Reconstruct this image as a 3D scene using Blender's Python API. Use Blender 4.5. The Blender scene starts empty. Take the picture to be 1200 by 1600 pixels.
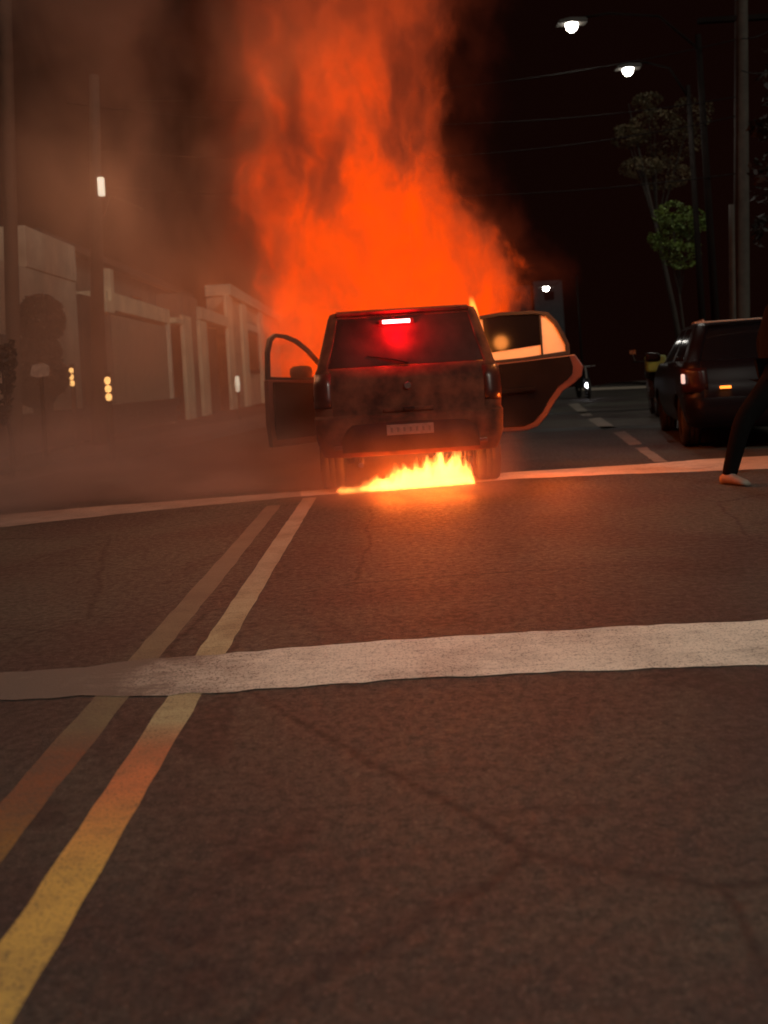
import bpy, bmesh, math, random
from mathutils import Vector, Matrix, noise as mnoise
R = math.radians
random.seed(7)
S = bpy.context.scene
C = S.collection

# ------------------------------------------------------------------ camera
F, CAMH, ROLL = 1400.0, 1.05, R(3.5)          # focal length in photo pixels, eye height, roll
cd = bpy.data.cameras.new('camera'); cam = bpy.data.objects.new('camera', cd); C.objects.link(cam)
cd.sensor_fit = 'VERTICAL'; cd.sensor_height = 36; cd.lens = 36*F/1600; cd.shift_y = -212/1600
cd.clip_start = .05; cd.clip_end = 3000
rt = Vector((math.cos(ROLL), 0, -math.sin(ROLL))); up = Vector((math.sin(ROLL), 0, math.cos(ROLL)))
m = Matrix.Identity(4)
for i in range(3):
    m[i][0] = rt[i]; m[i][1] = up[i]; m[i][2] = (0, -1, 0)[i]; m[i][3] = (0, 0, CAMH)[i]
cam.matrix_world = m
cd.dof.use_dof = True; cd.dof.focus_distance = 4.6; cd.dof.aperture_fstop = 2.2
S.camera = cam

def P(px, py, Y):                                # pixel + distance -> world
    a = (px-600)/F*Y; b = (588-py)/F*Y
    v = rt*a + up*b
    return Vector((v.x, Y, v.z+CAMH))
def G(px, py):                                   # pixel -> ground
    k = ((px-600)*math.sin(ROLL) - (588-py)*math.cos(ROLL))/F
    return P(px, py, CAMH/k)

# ------------------------------------------------------------------ world, moonless street-lit night
W = bpy.data.worlds.new('World'); S.world = W; W.use_nodes = True
nt = W.node_tree; bg = nt.nodes['Background']
bg.inputs[0].default_value = (1.0, .26, .17, 1); bg.inputs[1].default_value = .0042
sd = bpy.data.lights.new('street_glow', 'SUN'); sd.energy = .75; sd.angle = R(14); sd.color = (1, .97, .82)
sun = bpy.data.objects.new('street_glow', sd); C.objects.link(sun)
sun.rotation_euler = (R(60), 0, R(38))
S.view_settings.view_transform = 'Standard'; S.view_settings.look = 'None'
S.view_settings.exposure = 0; S.view_settings.gamma = 1
S.cycles.volume_bounces = 0; S.cycles.max_bounces = 6; S.cycles.diffuse_bounces = 2
S.cycles.transparent_max_bounces = 16; S.cycles.volume_max_steps = 256
S.cycles.sample_clamp_indirect = 4; S.cycles.caustics_reflective = False; S.cycles.caustics_refractive = False
S.cycles.use_denoising = True

# ------------------------------------------------------------------ material helpers
class N:
    def __init__(s, mat):
        mat.use_nodes = True; s.t = mat.node_tree; s.t.nodes.clear()
        s.out = s.t.nodes.new('ShaderNodeOutputMaterial')
    def n(s, kind, **kw):
        x = s.t.nodes.new('ShaderNode'+kind)
        ins = kw.pop('ins', {})
        for k, v in kw.items(): setattr(x, k, v)
        for k, v in ins.items(): s.set(x, k, v)
        return x
    def set(s, x, k, v):
        sock = x.inputs[k]
        if isinstance(v, bpy.types.NodeSocket): s.t.links.new(v, sock)
        elif hasattr(v, 'outputs'): s.t.links.new(v.outputs[0], sock)
        else: sock.default_value = v
    def m(s, op, a, b=0.0, c=0.0, clamp=False):
        x = s.n('Math', operation=op, use_clamp=clamp, ins={0: a, 1: b})
        if op in ('MULTIPLY_ADD', 'SMOOTH_MIN', 'SMOOTH_MAX', 'COMPARE'): s.set(x, 2, c)
        return x.outputs[0]
    def rng(s, v, a, b, c=0.0, d=1.0, smooth=True):
        return s.n('MapRange', interpolation_type='SMOOTHSTEP' if smooth else 'LINEAR', ins={0: v, 1: a, 2: b, 3: c, 4: d}).outputs[0]
    def noise(s, vec, scale, detail=3, rough=.55, dist=0.0):
        return s.n('TexNoise', ins={'Vector': vec, 'Scale': scale, 'Detail': detail, 'Roughness': rough, 'Distortion': dist}).outputs[0]
    def mix(s, f, a, b):
        x = s.n('Mix', data_type='RGBA')
        s.set(x, 0, f); s.set(x, 6, a); s.set(x, 7, b)
        return x.outputs[2]
def c4(c): return (c[0], c[1], c[2], 1)

def mat(name, col, rough=.6, metal=0, var=.25, scale=3, bump=.0, bscale=40, col2=None, emit=None, estr=0, spec=.5, coat=0):
    mt = bpy.data.materials.new(name); n = N(mt)
    pos = n.n('TexCoord').outputs['Object']
    f = n.noise(pos, scale, 5)
    f = n.rng(f, .35, .65, smooth=False)
    c2 = col2 if col2 else tuple(min(1, c*(1-var)) for c in col)
    b = n.n('BsdfPrincipled', ins={'Base Color': n.mix(f, c4(col), c4(c2)), 'Roughness': rough, 'Metallic': metal, 'Specular IOR Level': spec, 'Coat Weight': coat})
    if bump:
        h = n.noise(pos, bscale, 4)
        bp = n.n('Bump', ins={'Strength': bump, 'Distance': .01, 'Height': h}); n.set(b, 'Normal', bp.outputs[0])
    if emit: n.set(b, 'Emission Color', c4(emit)); n.set(b, 'Emission Strength', estr)
    n.t.links.new(b.outputs[0], n.out.inputs[0])
    return mt

# ------------------------------------------------------------------ object helpers
def tag(o, label=None, cat=None, group=None, kind=None):
    for k, v in (('label', label), ('category', cat), ('group', group), ('kind', kind)):
        if v: o[k] = v
    return o
def thing(name, loc, label, cat, group=None, rz=0):
    o = bpy.data.objects.new(name, None); C.objects.link(o); o.location = loc; o.rotation_euler = (0, 0, rz)
    o.empty_display_size = .2
    return tag(o, label, cat, group)
class MB:
    def __init__(s): s.v = []; s.f = []
    def add(s, vs, fs):
        k = len(s.v); s.v += [tuple(v) for v in vs]; s.f += [tuple(i+k for i in f) for f in fs]; return s
    def box(s, x0, x1, y0, y1, z0, z1):
        v = [(x, y, z) for z in (z0, z1) for y in (y0, y1) for x in (x0, x1)]
        return s.add(v, [(0, 2, 3, 1), (4, 5, 7, 6), (0, 1, 5, 4), (2, 6, 7, 3), (0, 4, 6, 2), (1, 3, 7, 5)])
    def tube(s, pts, rad, n=8, caps=True):
        pts = [Vector(p) for p in pts]; L = len(pts)
        rs = rad if isinstance(rad, (list, tuple)) else [rad]*L
        vs = []; fs = []
        for i, p in enumerate(pts):
            d = (pts[min(i+1, L-1)]-pts[max(i-1, 0)]).normalized()
            u = d.cross(Vector((0, 0, 1)) if abs(d.z) < .9 else Vector((0, 1, 0))).normalized(); w = d.cross(u)
            for k in range(n):
                a = 2*math.pi*k/n; vs.append(p+(u*math.cos(a)+w*math.sin(a))*rs[i])
        for i in range(L-1):
            for k in range(n):
                fs.append((i*n+k, i*n+(k+1) % n, (i+1)*n+(k+1) % n, (i+1)*n+k))
        if caps: fs.append(tuple(range(n))[::-1]); fs.append(tuple((L-1)*n+k for k in range(n)))
        return s.add(vs, fs)
    def lathe(s, prof, n=32, axis='x', c=(0, 0, 0)):     # prof: (r, t)
        vs = []; fs = []; L = len(prof)
        for k in range(n):
            a = 2*math.pi*k/n; ca, sa = math.cos(a), math.sin(a)
            for r, t in prof:
                v = (t, r*ca, r*sa) if axis == 'x' else ((r*ca, r*sa, t) if axis == 'z' else (r*ca, t, r*sa))
                vs.append((v[0]+c[0], v[1]+c[1], v[2]+c[2]))
        for k in range(n):
            for i in range(L-1):
                a = k*L+i; b = ((k+1) % n)*L+i
                fs.append((a, a+1, b+1, b))
        return s.add(vs, fs)
    def prism(s, pts, fn, t0, t1):                       # 2-D outline, fn(u, z, t) -> point
        n = len(pts); vs = [fn(u, z, t0) for u, z in pts]+[fn(u, z, t1) for u, z in pts]
        return s.add(vs, [tuple(range(n)), tuple(range(n, 2*n))[::-1]]+[(i, i+n, (i+1) % n+n, (i+1) % n) for i in range(n)])
    def frame(s, o, h, fn, t0, t1):                      # outline with a hole of equal point count
        n = len(o); vs = [fn(u, z, t) for t in (t0, t1) for u, z in o+h]; k = 2*n; fs = []
        for i in range(n):
            j = (i+1) % n
            fs += [(i, j, n+j, n+i), (k+i, k+n+i, k+n+j, k+j), (i, k+i, k+j, j), (n+i, n+j, k+n+j, k+n+i)]
        return s.add(vs, fs)
    def build(s, name, mt, parent=None, bevel=0, smooth=False, solid=0, sub=0):
        me = bpy.data.meshes.new(name); me.from_pydata(s.v, [], s.f); me.validate()
        bm = bmesh.new(); bm.from_mesh(me); bmesh.ops.recalc_face_normals(bm, faces=bm.faces); bm.to_mesh(me); bm.free()
        me.materials.append(mt); o = bpy.data.objects.new(name, me); C.objects.link(o)
        if parent: o.parent = parent
        if smooth: me.polygons.foreach_set('use_smooth', [True]*len(me.polygons))
        if sub: q = o.modifiers.new('s', 'SUBSURF'); q.levels = q.render_levels = sub
        if solid: q = o.modifiers.new('t', 'SOLIDIFY'); q.thickness = solid; q.offset = -1
        if bevel: q = o.modifiers.new('b', 'BEVEL'); q.width = bevel; q.segments = 2; q.limit_method = 'ANGLE'; q.angle_limit = R(40)
        return o

# ------------------------------------------------------------------ materials
def asphalt_mat():
    mt = bpy.data.materials.new('asphalt'); n = N(mt)
    pos = n.n('TexCoord').outputs['Object']
    fine = n.noise(pos, 130, 3, .7); mid = n.noise(pos, 26, 6, .7); big = n.noise(pos, .55, 5, .6, .6)
    st = n.n('Mapping', ins={'Vector': pos, 'Scale': (.35, 3, 1)}); streak = n.noise(st, 3.2, 6, .7)
    a = n.mix(n.rng(big, .35, .65), c4((.042, .028, .027)), c4((.070, .069, .054)))
    a = n.mix(n.m('MULTIPLY', n.rng(mid, .42, .75), .4), a, c4((.036, .025, .024)))
    a = n.mix(n.m('MULTIPLY', n.rng(streak, .5, .75), .4), a, c4((.038, .026, .025)))
    a = n.mix(n.rng(fine, .57, .74, 0, .75), a, c4((.34, .29, .23)))
    stn = n.noise(pos, 1.1, 6, .7, 1.2)
    a = n.mix(n.rng(stn, .54, .62, 0, .7), a, c4((.030, .022, .021)))
    a = n.mix(n.rng(n.noise(pos, 2.7, 6, .75, .5), .60, .70, 0, .35), a, c4((.17, .145, .12)))
    gr = n.noise(pos, 62, 4, .8)
    a = n.mix(n.rng(gr, .40, .52, .65, 0), a, c4((.014, .010, .010)))
    a = n.mix(n.rng(gr, .60, .72, 0, .6), a, c4((.24, .20, .16)))
    v = n.n('TexVoronoi', feature='DISTANCE_TO_EDGE', ins={'Vector': n.mix(.12, pos, n.n('TexNoise', ins={'Vector': pos, 'Scale': 1.5}).outputs[1]), 'Scale': .42})
    crack = n.m('MULTIPLY', n.rng(v.outputs[0], 0.0, .008, 1, 0), n.rng(big, .40, .52))
    a = n.mix(n.m('MULTIPLY', crack, .7), a, c4((.015, .012, .012)))
    h = n.m('ADD', fine, n.m('MULTIPLY', n.noise(pos, 260, 3, .7), .8))
    bp = n.n('Bump', ins={'Strength': .6, 'Distance': .006, 'Height': h})
    b = n.n('BsdfPrincipled', ins={'Base Color': a, 'Roughness': n.rng(mid, .3, .7, .5, .8), 'Normal': bp.outputs[0], 'Specular IOR Level': .4})
    n.t.links.new(b.outputs[0], n.out.inputs[0]); return mt
M_asph = asphalt_mat()

def paint_mat(name, col, worn, wear=(.45, .62), ramp=None, left=None):
    mt = bpy.data.materials.new(name); n = N(mt)
    pos = n.n('TexCoord').outputs['Object']
    base = c4(col)
    if ramp:                                             # tint along the line, with a red light spill put into the paint colour
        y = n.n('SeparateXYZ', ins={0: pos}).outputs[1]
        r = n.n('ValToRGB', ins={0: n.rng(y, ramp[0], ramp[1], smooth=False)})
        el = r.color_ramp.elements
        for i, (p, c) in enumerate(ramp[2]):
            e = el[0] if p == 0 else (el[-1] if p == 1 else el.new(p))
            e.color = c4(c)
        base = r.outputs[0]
    a = n.rng(n.noise(pos, 2.5, 6, .7), wear[0], wear[1], smooth=False)
    st = n.n('Mapping', ins={'Vector': pos, 'Scale': (1, 6, 1)})
    s2 = n.rng(n.noise(st, 6, 5, .75), .45, .7, 0, .5)
    g = n.rng(n.noise(pos, 120, 2, .6), .52, .66, 0, .55)
    f = n.m('ADD', n.m('ADD', n.m('MULTIPLY', a, .6), n.m('MULTIPLY', s2, .5)), g, clamp=True)
    if left:  # headlight falloff toward the left, put into the colour through the wear mix
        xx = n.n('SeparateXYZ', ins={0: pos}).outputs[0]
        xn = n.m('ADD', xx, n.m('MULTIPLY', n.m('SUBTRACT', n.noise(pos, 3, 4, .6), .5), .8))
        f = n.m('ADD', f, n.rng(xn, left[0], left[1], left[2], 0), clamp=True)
    bp = n.n('Bump', ins={'Strength': .4, 'Distance': .006, 'Height': n.noise(pos, 90, 4, .7)})
    b = n.n('BsdfPrincipled', ins={'Base Color': n.mix(f, base, c4(worn)), 'Roughness': .65, 'Normal': bp.outputs[0]})
    n.t.links.new(b.outputs[0], n.out.inputs[0]); return mt

M_pave = mat('concrete_pavement', (.16, .14, .12), .85, var=.4, scale=2, bump=.4)
M_dirt = mat('dark_ground', (.022, .018, .012), .95, col2=(.012, .013, .007), scale=1.2, bump=.5, bscale=8)
M_kerb = mat('kerb_concrete', (.12, .10, .085), .9, var=.4, scale=3)
M_conc = mat('pole_concrete', (.06, .05, .04), .85, var=.35, scale=5, bump=.3)
M_darkpole = mat('dark_pole', (.012, .009, .008), .95, scale=4, spec=.1)
M_wire = mat('cable_black', (.012, .010, .010), .9, spec=.1)
M_white = mat('white_render', (.75, .64, .48), .9, var=.35, scale=1.5, bump=.3)
M_cream = mat('cream_render', (.80, .68, .46), .9, var=.3, scale=1.5, bump=.3)
M_dull = mat('dull_render', (.46, .36, .25), .9, var=.4, scale=1.5)
M_dullc = mat('dull_cream', (.66, .54, .38), .9, var=.3, scale=1.5)
M_brown = mat('brown_render', (.24, .165, .12), .9, var=.4, scale=1.3, bump=.3)
M_dark = mat('dark_wood', (.035, .025, .022), .7, var=.4)
M_gate = mat('gate_metal', (.36, .28, .20), .6, var=.3)
M_glass = mat('dark_glass', (.006, .006, .008), .15, var=.1, spec=.4)
M_lowwall = mat('dark_block', (.06, .045, .04), .95, var=.5, scale=3, bump=.6)
M_roof = mat('roof_tile', (.10, .05, .035), .9, var=.4)
M_bark = mat('bark', (.022, .016, .012), .9, bump=.6, scale=6)
M_rub = mat('tyre_rubber', (.014, .012, .012), .75, scale=12)
M_rim = mat('alloy', (.18, .17, .16), .4, metal=.6)
M_blackpl = mat('black_plastic', (.012, .009, .008), .75, spec=.1, scale=8)
M_black = mat('black_paint', (.005, .004, .006), .35, spec=.14, var=.1)
M_car = mat('scorched_paint', (.15, .045, .024), .7, col2=(.030, .011, .008), spec=.07, scale=5, bump=.15, bscale=24)
M_sootglass = mat('sooted_glass', (.060, .022, .018), .55, col2=(.020, .010, .009), scale=4, spec=.04)
M_redlens = mat('tail_lens', (.055, .014, .010), .3)
M_rim2 = mat('sooted_rim', (.05, .045, .04), .6)
M_plate = mat('plate_grey', (.16, .11, .09), .5, scale=30, var=.3)

# ------------------------------------------------------------------ ground, road, pavements
def zg(Y): return 0 if Y < 31 else -.00055*min(Y-31, 90)**2-(.1*max(0, Y-121))
def bend(Y): return 0 if Y < 9 else (Y-9)*.155*min(1, (Y-9)/5)     # the street swings to the right past the crossing
ys = [-12, -4, 0, 2, 4, 6, 8, 9, 10, 11, 12, 13, 14, 16, 18, 20, 23, 26, 29, 31, 33, 36, 40, 46, 54, 64, 80, 100, 125, 200, 500, 1500]
def strip(name, mt, xa, xb, z, yr=ys, curb=0):
    b = MB(); vs = []
    for Y in yr:
        vs += [(xa+bend(min(Y, 130)), Y, zg(Y)+z), (xb+bend(min(Y, 130)), Y, zg(Y)+z)]
    b.add(vs, [(2*i, 2*i+1, 2*i+3, 2*i+2) for i in range(len(yr)-1)])
    if curb:                                             # faces down to the road on the given edge
        k = 0 if curb < 0 else 1; vv = []
        for i, Y in enumerate(yr):
            x = vs[2*i+k][0]; vv += [(x, Y, zg(Y)+z), (x, Y, zg(Y)-.2)]
        b.add(vv, [(2*i, 2*i+1, 2*i+3, 2*i+2) for i in range(len(yr)-1)])
    o = b.build(name, mt); return tag(o, kind='structure')
strip('ground', M_dirt, -900, 900, -.02)
strip('road', M_asph, -4.9, 7.0, 0, ys[:27])
strip('pavement', M_pave, 7.16, 9.6, .12, ys[:27])
strip('pavement', M_pave, -6.6, -5.06, .12, ys[:27])
strip('kerb', M_kerb, 7.0, 7.16, .125, ys[:27], curb=-1)
strip('kerb', M_kerb, -5.06, -4.9, .125, ys[:27], curb=1)

def marking(name, outline, mt, lab, z=.003):
    """Outline in photo pixels projected onto the ground, with a little raggedness; built as a sheet."""
    pts = []
    n = len(outline)
    for i in range(n):
        a, b = G(*outline[i]), G(*outline[(i+1) % n])
        k = max(1, int((b-a).length/.07))
        for j in range(k): pts.append(a.lerp(b, j/k))
    pts = [(p.x+random.uniform(-.010, .010), p.y+random.uniform(-.011, .011), z) for p in pts]
    bm = bmesh.new(); f = bm.faces.new([bm.verts.new(p) for p in pts]); bmesh.ops.triangulate(bm, faces=[f])
    me = bpy.data.meshes.new(name); bm.to_mesh(me); bm.free(); me.materials.append(mt)
    for p in me.polygons:
        if p.normal.z < 0: p.flip()
    o = bpy.data.objects.new(name, me); C.objects.link(o)
    o['label'] = lab; o['kind'] = 'structure'
    return o
yl = [(0, (.62, .40, .10)), (.16, (.66, .38, .09)), (.27, (.62, .19, .07)), (.34, (.52, .16, .07)), (.40, (.38, .33, .18)), (.62, (.40, .35, .20)), (1, (.34, .28, .19))]  # the reddest stops are red light falling on the lines, held as colour
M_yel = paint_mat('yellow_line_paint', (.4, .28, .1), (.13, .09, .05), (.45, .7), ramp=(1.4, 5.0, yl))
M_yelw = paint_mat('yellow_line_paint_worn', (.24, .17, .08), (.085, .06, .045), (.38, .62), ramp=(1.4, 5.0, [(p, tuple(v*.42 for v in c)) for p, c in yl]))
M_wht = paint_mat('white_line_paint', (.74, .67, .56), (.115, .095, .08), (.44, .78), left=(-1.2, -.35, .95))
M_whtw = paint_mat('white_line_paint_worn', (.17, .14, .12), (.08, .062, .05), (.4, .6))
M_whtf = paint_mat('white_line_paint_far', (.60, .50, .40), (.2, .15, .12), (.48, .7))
# line half width in metres, traced centre points
def band(name, mt, lab, cpts, hw, z):
    c = [G(*p) for p in cpts]; b = MB(); vs = []; pp = []
    for i in range(len(c)-1):
        k = max(2, int((c[i+1]-c[i]).length/.1))
        pp += [c[i].lerp(c[i+1], j/k) for j in range(k)]
    pp.append(c[-1])
    for i, p in enumerate(pp):
        d = (pp[min(i+1, len(pp)-1)]-pp[max(i-1, 0)]).normalized(); s = Vector((d.y, -d.x, 0))
        w = hw+random.uniform(-.004, .004)
        vs += [(p-s*w)+Vector((0, 0, z)), (p+s*w)+Vector((0, 0, z))]
    b.add(vs, [(2*i, 2*i+1, 2*i+3, 2*i+2) for i in range(len(pp)-1)])
    o = b.build(name, mt); o['label'] = lab; o['kind'] = 'structure'
    return o
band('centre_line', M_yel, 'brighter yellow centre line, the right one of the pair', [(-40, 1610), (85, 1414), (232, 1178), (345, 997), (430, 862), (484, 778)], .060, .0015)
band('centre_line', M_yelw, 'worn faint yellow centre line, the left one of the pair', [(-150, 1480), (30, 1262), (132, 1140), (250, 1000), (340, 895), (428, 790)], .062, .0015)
marking('stop_line', [(-200, 1104), (150, 1088), (262, 1087), (400, 1079), (700, 1058), (950, 1048), (1300, 1037), (1300, 966), (1100, 974), (900, 984), (600, 1002), (370, 1021), (240, 1030), (100, 1047), (-200, 1064)], M_wht, 'broad white stop line across the foreground, worn grey with light falloff painted in at its left end', .003)
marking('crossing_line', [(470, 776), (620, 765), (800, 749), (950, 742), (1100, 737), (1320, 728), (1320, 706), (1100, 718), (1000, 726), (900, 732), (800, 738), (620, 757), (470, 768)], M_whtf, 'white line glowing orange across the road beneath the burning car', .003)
M_whtl = paint_mat('white_line_paint_haze', (.34, .27, .22), (.13, .10, .08), (.4, .66))  # darker albedo: smoke haze over this stretch put into the paint colour
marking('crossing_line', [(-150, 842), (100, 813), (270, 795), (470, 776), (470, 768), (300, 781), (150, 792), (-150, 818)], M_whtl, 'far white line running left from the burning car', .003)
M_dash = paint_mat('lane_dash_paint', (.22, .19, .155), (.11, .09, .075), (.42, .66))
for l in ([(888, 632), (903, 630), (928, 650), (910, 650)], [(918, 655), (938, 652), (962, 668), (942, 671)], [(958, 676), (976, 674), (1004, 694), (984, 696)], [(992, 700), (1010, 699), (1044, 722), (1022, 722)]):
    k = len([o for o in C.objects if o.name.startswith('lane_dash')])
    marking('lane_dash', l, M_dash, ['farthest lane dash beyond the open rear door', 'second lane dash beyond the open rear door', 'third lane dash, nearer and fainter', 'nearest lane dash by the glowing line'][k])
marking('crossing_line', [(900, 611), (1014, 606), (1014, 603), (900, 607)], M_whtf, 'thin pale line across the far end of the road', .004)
M_tar = mat('tar_seam', (.014, .011, .010), .5)
marking('tar_seam', [(790, 673), (900, 668), (1035, 664), (1035, 668), (900, 673), (790, 678)], M_tar, 'dark tar seam crossing the road behind the burning car', .003)
marking('tar_seam', [(850, 646), (960, 641), (1040, 636), (1040, 638), (960, 644), (850, 649)], M_tar, 'farther dark tar seam near the parked black car', .003)

# ------------------------------------------------------------------ car builder
def ring(hw, y0, y1, z, rc=.16, bow=.05, NR=20, NC=6, NS=56, dz=None, arch=None, tuck=0):
    pts = []
    def seg(a, b, n):
        for i in range(n): pts.append((a[0]+(b[0]-a[0])*i/n, a[1]+(b[1]-a[1])*i/n))
    def arc(cx, cy, a0, n):
        for i in range(n):
            a = a0+math.pi/2*i/n; pts.append((cx+rc*math.cos(a), cy+rc*math.sin(a)))
    seg((-hw+rc, y0), (hw-rc, y0), NR); arc(hw-rc, y0+rc, -math.pi/2, NC)
    seg((hw, y0+rc), (hw, y1-rc), NS); arc(hw-rc, y1-rc, 0, NC)
    seg((hw-rc, y1), (-hw+rc, y1), NR); arc(-hw+rc, y1-rc, math.pi/2, NC)
    seg((-hw, y1-rc), (-hw, y0+rc), NS); arc(-hw+rc, y0+rc, math.pi, NC)
    out = []
    ym = (y0+y1)/2
    for x, y in pts:
        b = bow*(1-(x/hw)**2); yy = y-b if y < ym else y+b*1.6
        xx = x*(1-.02*((y-ym)/(y1-y0)*2)**4) if tuck else x
        zz = z+(dz(yy) if dz else 0)
        if arch:
            for ya in arch[0]:
                q = arch[1]**2-(yy-ya)**2
                if q > 0: zz = max(zz, arch[2]+math.sqrt(q)) if zz < 1 else zz
        out.append((xx, yy, zz))
    return out
NR, NC, NS = 20, 6, 56
def part_of(i):                                          # where a ring segment lies, and the fraction along a side from the rear
    seq = (('rear', NR), ('crr', NC), ('right', NS), ('cfr', NC), ('front', NR), ('cfl', NC), ('left', NS), ('crl', NC))
    for nm, c in seq:
        if i < c: return nm, (i+.5)/c if nm != 'left' else 1-(i+.5)/c
        i -= c

def car_shell(root, L, paint, glass, levels, belt, win, skip, wheels, hood, smoothbody=True, bumper_top=3):
    """levels: (z, hw, y0, y1, rc). skip(side, frac, level) True leaves a gap (an open door)."""
    hz = lambda y: -hood[1]*max(0, (y-hood[0]))**1.4
    rings = [ring(hw, y0, y1, z, rc, .06 if i < len(levels)-3 else .02, dz=(hz if 4 < i <= belt else None), arch=(wheels, .345, .29) if i <= 5 else None, tuck=1)
             for i, (z, hw, y0, y1, rc) in enumerate(levels)]
    n = len(rings[0])
    body, gate, bump, rwin, fwin, liner = MB(), MB(), MB(), MB(), MB(), MB(); wd = {}
    roof = MB()
    def q(mb, k, i):
        j = (i+1) % n; mb.add([rings[k][i], rings[k][j], rings[k+1][j], rings[k+1][i]], [(0, 1, 2, 3)])
    for k in range(len(rings)-1):
        for i in range(n):
            sd_, fr = part_of(i)
            if skip(sd_, fr, k): continue
            isw = k in win
            if isw and sd_ == 'rear' : q(rwin, k, i)
            elif isw and sd_ == 'front': q(fwin, k, i)
            elif isw and sd_ in ('left', 'right') and (.1 < fr < .47 or .54 < fr < .90): q(wd.setdefault((sd_, fr < .5), MB()), k, i)
            elif sd_ in ('rear', 'crr', 'crl') and k < bumper_top: q(bump, k, i)
            elif sd_ == 'rear' and bumper_top <= k <= belt: q(gate, k, i)
            elif k > win[-1]: q(roof, k, i)
            else: q(body, k, i)
    top = rings[-1]; roof.add(top, [tuple(range(n))])
    fl = rings[1]; liner.add([(x*.93, y, z+.02) for x, y, z in fl], [tuple(range(n))])
    def fin(mb, name, mt, solid=.025):
        if not mb.f: return None
        o = mb.build(name, mt, root)
        bm = bmesh.new(); bm.from_mesh(o.data); bmesh.ops.remove_doubles(bm, verts=bm.verts, dist=.0008); bmesh.ops.recalc_face_normals(bm, faces=bm.faces)
        bm.to_mesh(o.data); bm.free(); o.data.polygons.foreach_set('use_smooth', [True]*len(o.data.polygons))
        if solid:
            s = o.modifiers.new('t', 'SOLIDIFY'); s.thickness = solid; s.offset = -1
            b = o.modifiers.new('b', 'BEVEL'); b.width = .006; b.segments = 2; b.limit_method = 'ANGLE'; b.angle_limit = R(50)
        return o
    fin(body, 'body', paint); fin(roof, 'roof', paint); fin(gate, 'tailgate', paint, .03); fin(bump, 'bumper', paint, .035)
    fin(liner, 'underbody', M_blackpl, 0)
    rw = fin(rwin, 'rear_window', glass, .006); fin(fwin, 'windscreen', glass, .006); [fin(w_, 'side_window', glass, .006) for w_ in wd.values()]
    for o in (rw,):
        if o:
            for v in o.data.vertices: v.co.y += .012
    return rings

def wheel(root, x, y, r=.30, w=.19, side=1):
    t = MB(); pr = [(r*.62, -w*.42), (r*.8, -w*.5), (r*.94, -w*.48), (r*.99, -w*.36), (r, -w*.15), (r*.985, -w*.14), (r*.985, -w*.11), (r, -w*.1), (r, w*.1), (r*.985, w*.11), (r*.985, w*.14), (r, w*.15), (r*.99, w*.36), (r*.94, w*.48), (r*.8, w*.5), (r*.62, w*.42)]
    t.lathe(pr, 40, 'x', (x, y, r)); o = t.build('wheel', M_rub, root, smooth=True)
    m_ = MB(); m_.lathe([(0.0, w*.3*side), (r*.16, w*.32*side), (r*.2, w*.2*side), (r*.58, w*.25*side), (r*.64, w*.4*side), (r*.62, -w*.4*side), (r*.3, -w*.3*side), (0, -w*.3*side)], 30, 'x', (x, y, r))
    m_.build('rim', M_rim, o, smooth=True)
    return o

# ------------------------------------------------------------------ the burning hatchback
BX, BY = .20, 7.86
bc = thing('burning_hatchback', (BX, BY, 0), 'brown hatchback on fire with two doors open, its red brake lamp lit', 'car')
lv = [(.35, .79, .09, 3.70, .14), (.42, .82, .03, 3.76, .15), (.52, .85, .0, 3.80, .17), (.70, .86, .0, 3.80, .17), (.725, .85, .045, 3.77, .17), (.88, .86, .05, 3.74, .16), (1.02, .85, .075, 3.66, .15),
      (1.12, .83, .10, 3.45, .14), (1.145, .815, .15, 2.72, .10), (1.38, .755, .25, 2.30, .10), (1.60, .70, .35, 1.98, .09), (1.645, .68, .38, 1.94, .09), (1.672, .60, .46, 1.85, .09), (1.685, .42, .65, 1.7, .09)]
def skip_b(sd_, fr, k):
    if sd_ == 'right' and .135 < fr < .47 and 2 <= k <= 9: return not (fr < .26 and k < 6)
    if sd_ == 'left' and .47 < fr < .80 and 1 <= k <= 9: return True
    return False
rings_b = car_shell(bc, 3.8, M_car, M_sootglass, lv, 7, (8, 9), skip_b, (.76, 3.14), (2.7, .14))
for x in (-.735, .735):
    for y in (.76, 3.14): wheel(bc, x, y, .30, .22, 1 if x > 0 else -1)
# dark lower bumper insert, plate, lamps, wiper, handle, trim
def rear_y(x, y0=0): return y0-.06*(1-(x/.83)**2)
ins = MB(); o_ = []
for i in range(25):
    x = -.60+1.2*i/24; zt = .655-.02*abs(i-12)/12 if 1 < i < 23 else (.60 if i in (1, 23) else .52)
    o_ += [(x, rear_y(x)-.012, zt), (x, rear_y(x)-.012, .40)]
ins.add(o_, [(2*i, 2*i+1, 2*i+3, 2*i+2) for i in range(24)])
q = ins.build('bumper_insert', M_blackpl, bc, solid=.02, smooth=True)
pl = MB().box(-.205, .205, -.078, -.062, .535, .625).build('number_plate', M_plate, bc, bevel=.004)
MB().box(-.215, .215, -.076, -.060, .528, .533).box(-.215, .215, -.076, -.060, .627, .632).build('plate_frame', M_blackpl, bc)
M_dim = mat('grey_characters', (.09, .06, .05), .6)
for k in range(7):                                       # unreadable characters: worn strokes only
    x = -.165+.055*k
    MB().box(x-.006, x+.014, -.0805, -.0785, .560, .60).build('plate_mark', M_dim, pl)
MB().box(-.22, .22, -.035, .02, .735, .77).build('plate_lamp_bar', M_car, bc, bevel=.01)
MB().box(-.05, .05, -.055, -.03, .745, .775).build('tailgate_handle', M_blackpl, bc, bevel=.008)
M_tiny = mat('chrome', (.6, .55, .5), .2, metal=1)
MB().lathe([(0, -.012), (.028, -.012), (.032, 0), (.0, .004)], 20, 'y', (0, -.018, .96)).build('badge', M_rim2, bc)
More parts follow.
